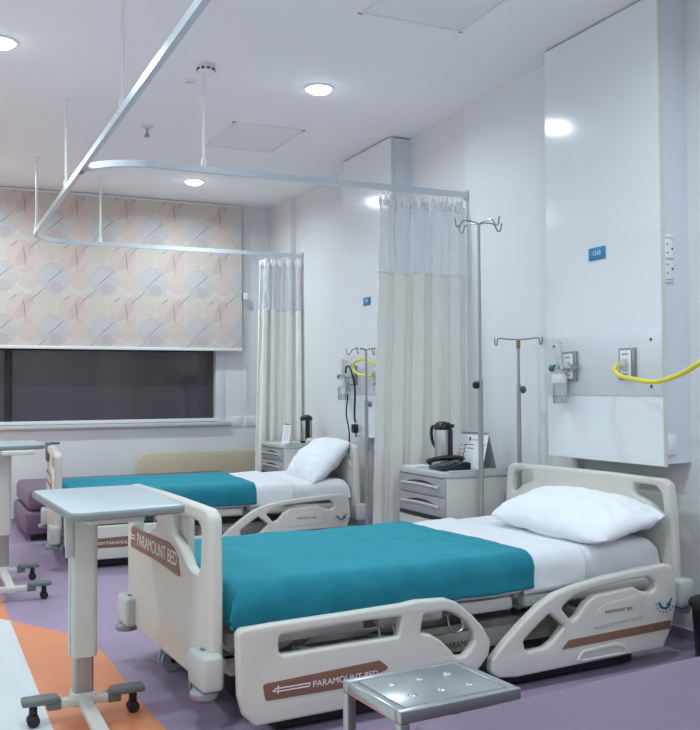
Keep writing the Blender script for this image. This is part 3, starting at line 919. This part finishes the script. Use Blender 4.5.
def bedding(place, which, pil):
    loc, rz = place
    near = which == 'near'
    sd = 11 if near else 21
    g = 'on the nearer bed' if near else 'on the further bed'
    # mattress with white fitted sheet
    t = drape_mesh(.075, 2.065, -.005, 1.045, MT, .055, .138, .138, .138, sd, .005, 110, 70, headrise=.03, drop_head=.138, foldamp=.004)
    # close the underside
    be = [e for e in t.edges if e.is_boundary]
    bmesh.ops.holes_fill(t, edges=be, sides=0)
    m = MB(); m.add(t)
    o = m.build('mattress', M['sheet'], None, angle=70)
    o.location = loc; o.rotation_euler = (0, 0, rz)
    tag(o, 'mattress in a white fitted sheet ' + g, 'mattress', 'white-sheeted mattresses')
    # turned-down top sheet
    t = drape_mesh(1.30, 1.63, -.017, 1.057, MT + .008, .06, 0, .155, .155, sd, .005, 30, 70, headrise=.03, skew=.0)
    m = MB(); m.add(t); o = m.build('folded_sheet', M['sheet'], None, angle=70)
    so = o.modifiers.new('cloth', 'SOLIDIFY'); so.thickness = .006; so.offset = 1
    o.location = loc; o.rotation_euler = (0, 0, rz)
    tag(o, 'white top sheet folded over the blanket edge ' + g, 'sheet', 'folded white top sheets')
    t = drape_mesh(.050, 1.345, -.028, 1.068, MT + .018, .07, .140, .140, .140, sd, .0055, 130, 100, foldamp=.008, headrise=.03)
    m = MB(); m.add(t); o = m.build('blanket', M['teal'], None, angle=70)
    so = o.modifiers.new('cloth', 'SOLIDIFY'); so.thickness = .010; so.offset = 1
    o.location = loc; o.rotation_euler = (0, 0, rz)
    tag(o, 'teal fleece blanket spread ' + g, 'blanket', 'teal blankets')
    # pillow
    t = bmesh.new()
    Lx, Ly, T = pil['size']
    n = 56
    vs = {}
    for side in (1, -1):
        for i in range(n + 1):
            for j in range(n + 1):
                if side < 0 and (i in (0, n) or j in (0, n)): continue
                u, v = -1 + 2 * i / n, -1 + 2 * j / n
                th = ((1 - abs(u) ** 2.4) * (1 - abs(v) ** 2.4))
                th = max(th, 0) ** .55
                x = u * Lx / 2 * (1 - .045 * (1 - v * v)) * (1 - .10 * abs(v) ** 7)
                y = v * Ly / 2 * (1 - .03 * (1 - u * u)) * (1 - .06 * abs(u) ** 7)
                z = side * T / 2 * th * (1 if side > 0 else .75)
                e = max(abs(u), abs(v))
                wv = noise.noise(Vector((x * 7, y * 7, pil['seed']))) * .014 + noise.noise(Vector((x * 18, y * 12, pil['seed'] + side))) * .009 + .006 * noise.noise(Vector((x * 9 + y * 22, y * 16 - x * 30, pil['seed'] + 4)))
                z += wv * (1 if e < .96 else .6)
                # seam flange droop towards corners
                vs[side, i, j] = t.verts.new((x, y, z))
    def V(s, i, j): return vs.get((s, i, j)) or vs[1, i, j]
    for side in (1, -1):
        for i in range(n):
            for j in range(n):
                q = (V(side, i, j), V(side, i + 1, j), V(side, i + 1, j + 1), V(side, i, j + 1))
                t.faces.new(q if side > 0 else q[::-1])
    bmesh.ops.recalc_face_normals(t, faces=t.faces[:])
    m = MB(); m.add(t); o = m.build('pillow', M['pillow'], None, angle=80)
    W = Matrix.Translation(loc) @ Matrix.Rotation(rz, 4, 'Z') @ Matrix.Translation(pil['at']) @ Matrix.Rotation(R(pil['yaw']), 4, 'Z') @ Matrix.Rotation(R(pil['roll']), 4, 'X') @ Matrix.Rotation(R(pil['pitch']), 4, 'Y')
    o.matrix_world = W
    tag(o, pil['label'], 'pillow', 'white pillows')
bedding(BED1, 'near', dict(size=(.44, .84, .21), at=(1.885, .345, .535), yaw=-2, roll=2, pitch=-14, seed=3, label='plump white pillow lying against headboard of the nearer bed'))
bedding(BED2, 'far', dict(size=(.46, .76, .25), at=(1.945, .37, .575), yaw=0, roll=-2, pitch=-44, seed=9, label='white pillow leaning up on the headboard of the further bed'))

# hand control hung on the far bed's footboard
hc = thing('bed_remote', 'grey hand control with coiled cord hooked on the further footboard', 'remote control', BED2[0], BED2[1])
MB().box(-.055, -.014, .93, 1.03, .60, .74, bev=.012).build('handset', M['tcap'], hc)
MB().tube(smooth_path([(-.03, .98, .60), (-.025, 1.0, .42), (-.025, 1.02, .26), (-.03, .9, .2), (-.02, .82, .23)]), .006, 8).build('cord', M['plastic_grey'], hc)
MB().box(-.06, .05, .97, 1.0, .727, .745, bev=.004).build('hook', M['tcap'], hc)

# ---------------------------------------------------------------- overbed tables
def overbed_table(loc, ztop, corners, label):
    t = thing('overbed_table', label, 'overbed table', loc, group='wheeled overbed tables')
    m_ = MB(); m_.addmesh(slab_mesh([fillet(corners, [.05, .05, .06, .06], 6)], .026, .008, 3), None, Matrix.Translation((0, 0, ztop - .014)))
    tp = m_.build('tabletop', M['tedge'], t)
    c = Vector((sum(p[0] for p in corners) / 4, sum(p[1] for p in corners) / 4))
    ins = [tuple(c + (Vector(p) - c) * .965) for p in corners]
    m_ = MB(); m_.addmesh(slab_mesh([fillet(ins, [.045, .045, .055, .055], 6)], .004, .0015), None, Matrix.Translation((0, 0, ztop)))
    m_.build('laminate_surface', M['table'], tp)
    MB().box(-.03, .16, -.30, .26, ztop - .052, ztop - .027, bev=.006).build('top_bracket', M['tmetal'], t)
    return t, tp
def finish_table(loc, ztop, zsleeve, corners, label):
    t, tp = overbed_table(loc, ztop, corners, label)
    m_ = MB(); m_.addmesh(slab_mesh([fillet([(-.044, -.04), (.044, -.04), (.044, .04), (-.044, .04)], .018, 4)], ztop - .052 - zsleeve, .002), None, Matrix.Translation((0, 0, (ztop - .052 + zsleeve) / 2)))
    for s in (-1, 1): m_.box(s * .046 - .004, s * .046 + .004, -.014, .014, zsleeve, ztop - .06, bev=.003)
    sl = m_.build('column_sleeve', M['tmetal'], t)
    MB().box(-.068, -.04, -.044, -.036, ztop - .20, ztop - .06, bev=.002).build('lift_cover', M['plastic_grey'], sl)
    m_ = MB(); m_.addmesh(slab_mesh([fillet([(-.035, -.03), (.035, -.03), (.035, .03), (-.035, .03)], .012, 4)], zsleeve + .10, .001), None, Matrix.Translation((0, 0, (zsleeve + .10) / 2 + .06)))
    for xx in (-.022, 0, .022): m_.box(xx - .003, xx + .003, -.0325, -.029, .075, zsleeve)
    m_.build('column_post', M['steel'], t)
    f = MB()
    f.box(-.024, .024, -.66, .0, .052, .082, bev=.006)
    f.box(-.042, .042, -.05, .045, .050, .095, bev=.006)
    f.build('centre_beam', M['tmetal'], t)
    for yy in (-.03, -.63):
        f = MB().box(-.13, .13, yy - .022, yy + .022, .055, .085, bev=.006).build('cross_bar', M['tmetal'], t)
        for s in (-1, 1):
            e = MB()
            sh = fillet([(s * .09, -.028), (s * .145, -.036), (s * .215, -.034), (s * .215, .034), (s * .145, .036), (s * .09, .028)], .012, 3)
            e.addmesh(slab_mesh([sh], .022, .006), None, Matrix.Translation((0, yy, .089)))
            e.box(min(s * .08, s * .13), max(s * .08, s * .13), yy - .024, yy + .024, .052, .09, bev=.006)
            cap = e.build('end_cap', M['tcap'], f)
            w_ = MB()
            for dy in (-.014, .014): w_.lathe([(.006, -.007), (.020, -.007), (.022, -.004), (.022, .004), (.020, .007), (.006, .007)], (s * .175, yy + dy, .022), 'y', 18)
            w_.box(s * .175 - .014, s * .175 + .014, yy - .007, yy + .007, .02, .07, bev=.004)
            w_.lathe([(.014, .044), (.015, .048), (.010, .08), (.001, .08)], (s * .175, yy, 0))
            w_.build('castor', M['rubber'], f)
    return t
finish_table((.544, 3.50, FZ), .785, .222, [(-.101, -.407), (.298, -.339), (.307, .469), (-.139, .442)], 'nearer overbed table on a wheeled column, at foot of the nearer bed')
finish_table((.475, 6.21, FZ), .855, .29, [(-.16, -.25), (.236, -.18), (.245, .36), (-.16, .50)], 'further overbed table cut by the left edge of the photo')

# ---------------------------------------------------------------- bedside lockers
def locker(loc, label, rz=0):
    t = thing('bedside_locker', label, 'bedside cabinet', loc, rz, group='grey bedside lockers')
    W, D, Ht = .56, .43, .72
    MB().box(.012, D, .012, W - .012, .06, Ht - .035, bev=.004).build('body', M['locker'], t)
    m_ = MB(); m_.addmesh(slab_mesh([fillet([(-.012, .03), (.03, 0), (D + .012, 0), (D + .012, W), (.03, W), (-.012, W - .03)], .012, 3)], .036, .01, 3), None, Matrix.Translation((0, 0, Ht - .018)))
    m_.box(.02, D + .012, .0, .012, Ht - .004, Ht + .008, bev=.003); m_.box(.02, D + .012, W - .012, W, Ht - .004, Ht + .008, bev=.003)
    m_.build('top', M['locker_top'], t)
    for z0, z1 in ():
        pass
    for z0, z1 in ((.578, .682), (.465, .574)):
        dr = MB().box(-.004, .02, .014, W - .014, z0, z1, bev=.006).build('drawer', M['drawer'], t)
        pts = [(.075, z1 - .052)] + [(.075 + (W - .15) * k / 12, z1 - .050 + .026 * sin(pi * k / 12)) for k in range(13)] + [(W - .075, z1 - .052)]
        h = MB(); h.addmesh(slab_mesh([pts], .004, .0005), None, Matrix(((0, 0, -1, -.0045), (1, 0, 0, 0), (0, 1, 0, 0), (0, 0, 0, 1))))
        h.build('handle_recess', M['dark'], dr)
        lip = MB().tube([(-.010, .06 + (W - .12) * k / 12, z1 - .054 + .006 * sin(pi * k / 12)) for k in range(13)], .009, 8)
        lip.build('handle_lip', M['locker_top'], dr)
    g = MB().box(-.002, .02, .014, W - .014, .442, .463, bev=.002).build('shadow_rail', M['dark'], t)
    d = MB().box(-.004, .02, .014, W - .014, .075, .440, bev=.006).build('door', M['locker'], t)
    for xx in (.05, D - .04):
        for yy in (.06, W - .06): MB().lathe([(.008, -.01), (.026, -.01), (.026, .01), (.008, .01)], (xx, yy, .0265), 'y', 16).box(xx - .015, xx + .015, yy - .014, yy + .014, .03, .065, bev=.003).build('castor', M['rubber'], t)
    return t
L1 = (2.65, 4.455, FZ)
locker(L1, 'grey bedside locker with flask and phone, beside the nearer bed')
L2 = (2.812, 7.42, FZ)
locker(L2, 'grey bedside locker partly hidden behind the further bed')

def flask(loc, rz, label, h=.265):
    t = thing('vacuum_flask', label, 'flask', loc, rz, group='steel flasks on the lockers')
    MB().lathe([(.001, 0), (.052, 0), (.054, .004), (.054, .02), (.001, .02)], seg=32).build('foot_ring', M['black'], t)
    MB().lathe([(.052, .018), (.052, h - .04), (.049, h - .035)], seg=36).build('flask_body', M['steel'], t)
    m_ = MB().lathe([(.053, h - .042), (.056, h - .03), (.054, h - .015), (.04, h), (.02, h + .006), (.001, h + .007)], seg=32)
    m_.box(-.012, .012, -.075, -.04, h - .03, h - .008, bev=.005)
    m_.build('lid', M['black'], t)
    MB().tube(smooth_path([(0, .05, h - .022), (0, .078, h - .03), (0, .085, h - .07), (0, .075, h - .12), (0, .054, h - .15)]), .010, 10).build('handle', M['black'], t)
    MB().box(-.02, .02, -.057, -.048, .02, h - .04, bev=.003).build('front_strip', M['black'], t)
flask((2.835, 4.79, .67), R(25), 'steel vacuum flask with black lid on the nearer locker')
flask((3.10, 7.60, .67), R(-10), 'steel vacuum flask with black lid on the further locker', .24)

ph = thing('telephone', 'black corded desk telephone lying on the nearer locker', 'telephone', (2.77, 4.61, .67), R(-8))
m_ = MB(); m_.addmesh(slab_mesh([[(-.09, 0), (.09, 0), (.09, .045), (.06, .05), (-.09, .018)]], .20, .006), None, Matrix(((1, 0, 0, 0), (0, 0, -1, 0), (0, 1, 0, 0), (0, 0, 0, 1))))
m_.build('phone_base', M['black'], ph)
kp = MB()
for i in range(3):
    for j in range(4): kp.box(-.07 + j * .026, -.052 + j * .026, -.075 + i * .026, -.057 + i * .026, .026 + j * .0062, .034 + j * .0062, bev=.002)
kp.build('keypad', M['tcap'], ph)
MB().tube(smooth_path([(-.10, .085, .035), (-.08, .075, .052), (0, .062, .064), (.08, .045, .064), (.10, .04, .048)], 5), [.020] * 4 + [.014] * 13 + [.020] * 4, 12).build('handset', M['black'], ph)

cl = thing('desk_calendar', 'white spiral desk calendar standing on the nearer locker', 'calendar', (2.985, 4.675, .67), R(10))
def leaf(tilt): return Matrix.Translation((0, 0, 0)) @ Matrix.Rotation(R(tilt), 4, 'Y')
tA = math.atan2(.055, .20)
MB().box(-.002, .002, -.12, .12, 0, .205, mtx=Matrix.Translation((-.055, 0, 0)) @ Matrix.Rotation(tA, 4, 'Y')).build('front_leaf', M['paper'], cl)
MB().box(-.002, .002, -.12, .12, 0, .205, mtx=Matrix.Translation((.055, 0, 0)) @ Matrix.Rotation(-tA, 4, 'Y')).build('back_leaf', M['drawer'], cl)
sp = MB()
for k in range(20):
    y = -.11 + k * .0116
    sp.tube([(.007 * cos(a), y, .2 + .007 * sin(a)) for a in [2 * pi * i / 8 for i in range(9)]], .0014, 5)
sp.build('spiral', M['dark'], cl)
mt = Matrix.Translation((-.0585, 0, 0)) @ Matrix.Rotation(tA, 4, 'Y')
pr_ = MB()
for r_ in range(5):
    for c_ in range(2): pr_.box(-.0004, .0004, .055 + c_ * .03, .072 + c_ * .03, .03 + r_ * .026, .034 + r_ * .026, m=M['ink'], mtx=mt)
pr_.box(-.0004, .0004, .02, .035, .165, .185, m=M['purpleink'], mtx=mt)
pr_.box(-.0004, .0004, -.09, .01, .168, .172, m=M['drawer'], mtx=mt)
for r_ in range(6): pr_.box(-.0004, .0004, -.11, -.09, .03 + r_ * .022, .034 + r_ * .022, m=M['ink'], mtx=mt)
pr_.build('print', None, cl)
cd = thing('information_card', 'white printed card with purple heading leaning on the calendar', 'card', (2.93, 4.66, .67), R(14))
tB = R(16)
MB().box(-.0015, .0015, -.06, .06, 0, .145, mtx=Matrix.Rotation(tB, 4, 'Y')).build('card', M['paper'], cd)
mt = Matrix.Translation((-.002, 0, 0)) @ Matrix.Rotation(tB, 4, 'Y')
p_ = MB()
p_.box(-.0004, .0004, -.06, .06, .138, .143, m=M['purpleink'], mtx=mt); p_.box(-.0004, .0004, .056, .06, .0, .14, m=M['purpleink'], mtx=mt)
p_.box(-.0004, .0004, -.058, -.045, .115, .132, m=M['ink'], mtx=mt)
p_.box(-.0004, .0004, -.01, .045, .116, .121, m=M['ink'], mtx=mt)
for k in range(8):
    p_.box(-.0004, .0004, -.045 + .01 * (k % 3), .035, .012 + k * .012, .0135 + k * .012, m=M['drawer'], mtx=mt)
for k in range(4): p_.box(-.0004, .0004, .04, .047, .02 + k * .024, .027 + k * .024, m=M['purpleink'], mtx=mt)
p_.build('print', None, cd)
tag(MB().box(2.66, 2.80, 4.84, 4.97, .6705, .676, bev=.001).build('paper_sheet', M['paper']), 'white paper lying flat on the nearer locker beside the flask', 'paper')
cs = thing('card_stand', 'small white printed card standing on the further locker', 'card', (2.90, 7.60, .67), R(20))
MB().box(-.002, .002, -.05, .05, 0, .18, mtx=Matrix.Rotation(R(10), 4, 'Y')).build('card', M['paper'], cs)
MB().box(0, .05, -.05, .05, 0, .006, bev=.002).build('foot', M['clear'], cs)
p_ = MB()
for k in range(7): p_.box(-.0026, -.002, -.035, .03 - .01 * (k % 2), .03 + k * .019, .034 + k * .019, m=M['drawer'], mtx=Matrix.Rotation(R(10), 4, 'Y'))
p_.box(-.0026, -.002, -.045, .045, .165, .175, m=M['ink'], mtx=Matrix.Rotation(R(10), 4, 'Y'))
p_.build('print', None, cs)

# ---------------------------------------------------------------- drip stands
def iv_stand(loc, ztop, zj, label, hooks, knob, legs, rl, r_up=.0085, r_lo=.0145, arm_rot=0.0, arm=.17, cap=None):
    t = thing('drip_stand', label, 'drip stand', loc, group='steel drip stands beside the beds')
    MB().tube([(0, 0, .05), (0, 0, zj)], r_lo, 14).build('lower_tube', M['steel'], t)
    MB().tube([(0, 0, zj - .05), (0, 0, ztop)], r_up, 12).build('upper_tube', M['steel'], t)
    kx, km = knob
    MB().lathe([(.008, 0), (.008, .02), (.02, .022), (.022, .034), (.016, .042), (.001, .043)], (0, 0, 0), 'z', 14).build('clamp_knob', km, t).matrix_local = Matrix.Translation((0, 0, zj - .03)) @ Matrix.Rotation(R(90) * kx, 4, 'Y')
    for k in range(hooks):
        a = arm_rot + 2 * pi * k / hooks
        c, s = cos(a), sin(a)
        prof_ = [(0, .0), (arm * .35, .012), (arm * .75, .010), (arm * .88, -.014), (arm * .97, -.028), (arm * 1.08, -.022), (arm * 1.12, .0), (arm * 1.15, .02)] if hooks > 2 else [(0, 0), (arm * .5, .004), (arm * .95, .008), (arm, -.02), (arm * 1.06, -.03), (arm * 1.12, -.01), (arm * 1.12, .012)]
        MB().tube(smooth_path([(q * c, q * s, ztop + z) for q, z in prof_], 4), .0042, 8).build('hook_arm', M['alu_dark'], t)
    if cap: MB().lathe([(.012, -.045), (.012, 0), (.001, .001)], (0, 0, ztop - .005), m=None).build('collar', cap, t)
    MB().lathe([(.03, .045), (.03, .075), (.018, .09), (.001, .09)]).build('hub', M['dark'], t)
    for k in range(legs):
        a = 2 * pi * k / legs + .4
        c, s = cos(a), sin(a)
        lg = MB().tube([(0, 0, .06), (rl * c, rl * s, .05)], .010, 8).build('leg', M['steel'], t)
        MB().lathe([(.005, -.008), (.022, -.008), (.024, 0), (.022, .008), (.005, .008)], (rl * c, rl * s, .024), 'y', 16).build('castor', M['rubber'], lg)
    return t
iv_stand((2.845, 4.395, FZ), 2.11, 1.236, 'tall steel drip stand with four hooks beside the nearer locker', 4, (-1, M['black']), 5, .13, arm_rot=R(8), arm=.15)
iv_stand((3.115, 4.41, FZ), 1.465, 1.208, 'shorter steel drip stand with two hooks beside the near wall panel', 2, (1, M['tcap']), 5, .105, r_up=.008, r_lo=.012, arm_rot=R(-40), arm=.12, cap=M['yellowed'])
iv_stand((2.93, 6.03, FZ), 1.47, 1.11, 'steel drip stand in front of the far panel, behind further bed', 4, (1, M['steel']), 5, .16, r_up=.009, r_lo=.014, arm_rot=R(40), arm=.14)

# ---------------------------------------------------------------- attendant couches, stool, bin
def pad_mesh(x0, x1, y0, y1, z0, z1, r, seed):
    b = MB().box(x0, x1, y0, y1, z0, z1, bev=r, seg=5)
    bmesh.ops.subdivide_edges(b.bm, edges=[e for e in b.bm.edges if e.calc_length() > .4], cuts=14, use_grid_fill=True)
    for v in b.bm.verts: v.co.z += .004 * noise.noise(Vector((v.co.x * 4, v.co.y * 4, seed))) if v.co.z > (z0 + z1) / 2 else 0
    return b
c1 = thing('attendant_couch', 'purple vinyl couch filling the lower right corner of the photo', 'couch', (.975, 1.775, FZ), R(6.6), group='purple attendant couches')
pad_mesh(-.02, 2.05, -.72, .0, .34, .47, .03, 1).build('seat_cushion', M['couch'], c1)
MB().box(.06, 2.0, -.68, -.04, .06, .34, bev=.01).build('couch_base', M['couch'], c1)
for xx in (.1, 1.9):
    for yy in (-.62, -.1): MB().box(xx, xx + .05, yy, yy + .05, 0, .06, bev=.004).build('foot', M['dark'], c1)
c2 = thing('attendant_couch', 'purple couch with pale wooden backboard under the window', 'couch', (.76, 7.74, FZ), 0, group='purple attendant couches')
pad_mesh(.02, 1.92, .0, 1.02, .24, .41, .05, 2).build('seat_cushion', M['couch'], c2)
MB().box(.0, .30, -.0, 1.02, .05, .235, bev=.03, seg=3).box(.3, 1.92, .02, 1.0, .03, .235, bev=.01).build('couch_base', M['couch'], c2)
for xx in (.05, 1.82):
    for yy in (.05, .95): MB().box(xx, xx + .05, yy, yy + .05, 0, .06, bev=.004).build('foot', M['dark'], c2)
m_ = MB(); m_.addmesh(slab_mesh([fillet([(1.10, .20), (1.10, .60), (2.33, .60), (2.33, .20)], [.0, .13, .13, 0], 8)], .03, .006), None, XZ(1.06))
m_.build('backboard', M['wood'], c2)

st = thing('step_stool', 'small stainless steel foot stool with studded top before the bed', 'step stool', (.985, 1.862, FZ), R(4))
ZS = .455
px0, px1, py0, py1 = .0, .345, .0, .275
fr_ = MB()
for a in ((px0, px1, py0, py0 + .025), (px0, px1, py1 - .025, py1), (px0, px0 + .025, py0 + .0255, py1 - .0255), (px1 - .025, px1, py0 + .0255, py1 - .0255)):
    fr_.box(*a, ZS - .03, ZS, bev=.003)
fr_.build('top_frame', M['polish'], st)
tp = MB().box(px0 + .028, px1 - .028, py0 + .028, py1 - .028, ZS - .006, ZS - .001, bev=.001).build('tread_plate', M['polish'], st)
for i in range(3):
    for j in range(2):
        MB().lathe([(.012, 0), (.010, .003), (.004, .004), (.001, .0042)], (px0 + .09 + i * .083, py0 + .09 + j * .095, ZS - .001), seg=14).build('tread_stud', M['polish'], tp)
for xx in (px0, px1 - .025):
    for yy in (py0, py1 - .025): MB().box(xx, xx + .025, yy, yy + .025, 0.006, ZS - .03, bev=.003, m=M['polish']).box(xx - .001, xx + .026, yy - .001, yy + .026, 0, .02, bev=.003, m=M['rubber']).build('leg', M['polish'], st)

wb = thing('waste_bin', 'black plastic waste bin standing at the wall by the headboard', 'bin', (3.10, 2.94, FZ))
MB().lathe([(.001, 0), (.098, 0), (.102, .006), (.118, .26), (.001, .26)], seg=32).build('bin_body', M['black'], wb)
MB().lathe([(.118, .245), (.128, .248), (.13, .265), (.125, .275), (.09, .29), (.001, .296)], seg=32).build('lid', M['rubber'], wb)

# ---------------------------------------------------------------- camera, world, view
yaw, pit, rol, f = R(24.9147), R(1.574), R(-.3714), 925.77
F = Vector((sin(yaw) * cos(pit), cos(yaw) * cos(pit), sin(pit)))
R0 = Vector((cos(yaw), -sin(yaw), 0)); U0 = R0.cross(F)
RR = R0 * cos(rol) + U0 * sin(rol); UU = -R0 * sin(rol) + U0 * cos(rol)
cam = bpy.data.cameras.new('camera')
cam.sensor_fit = 'HORIZONTAL'; cam.sensor_width = 36; cam.lens = f / 700 * 36
cam.clip_start = .05
co = bpy.data.objects.new('camera', cam); COL.objects.link(co)
B = -F
co.matrix_world = Matrix(((RR.x, UU.x, B.x, 0), (RR.y, UU.y, B.y, 0), (RR.z, UU.z, B.z, 1.13), (0, 0, 0, 1)))
S.camera = co
wd = bpy.data.worlds.new('night'); S.world = wd
wd.use_nodes = True
wd.node_tree.nodes['Background'].inputs[0].default_value = (.02, .02, .03, 1)
wd.node_tree.nodes['Background'].inputs[1].default_value = .3
S.view_settings.view_transform = 'Standard'
S.view_settings.look = 'None'
S.view_settings.exposure = 0.1
S.view_settings.gamma = 1
S.view_settings.use_curve_mapping = False
S.cycles.max_bounces = 10
S.cycles.diffuse_bounces = 6
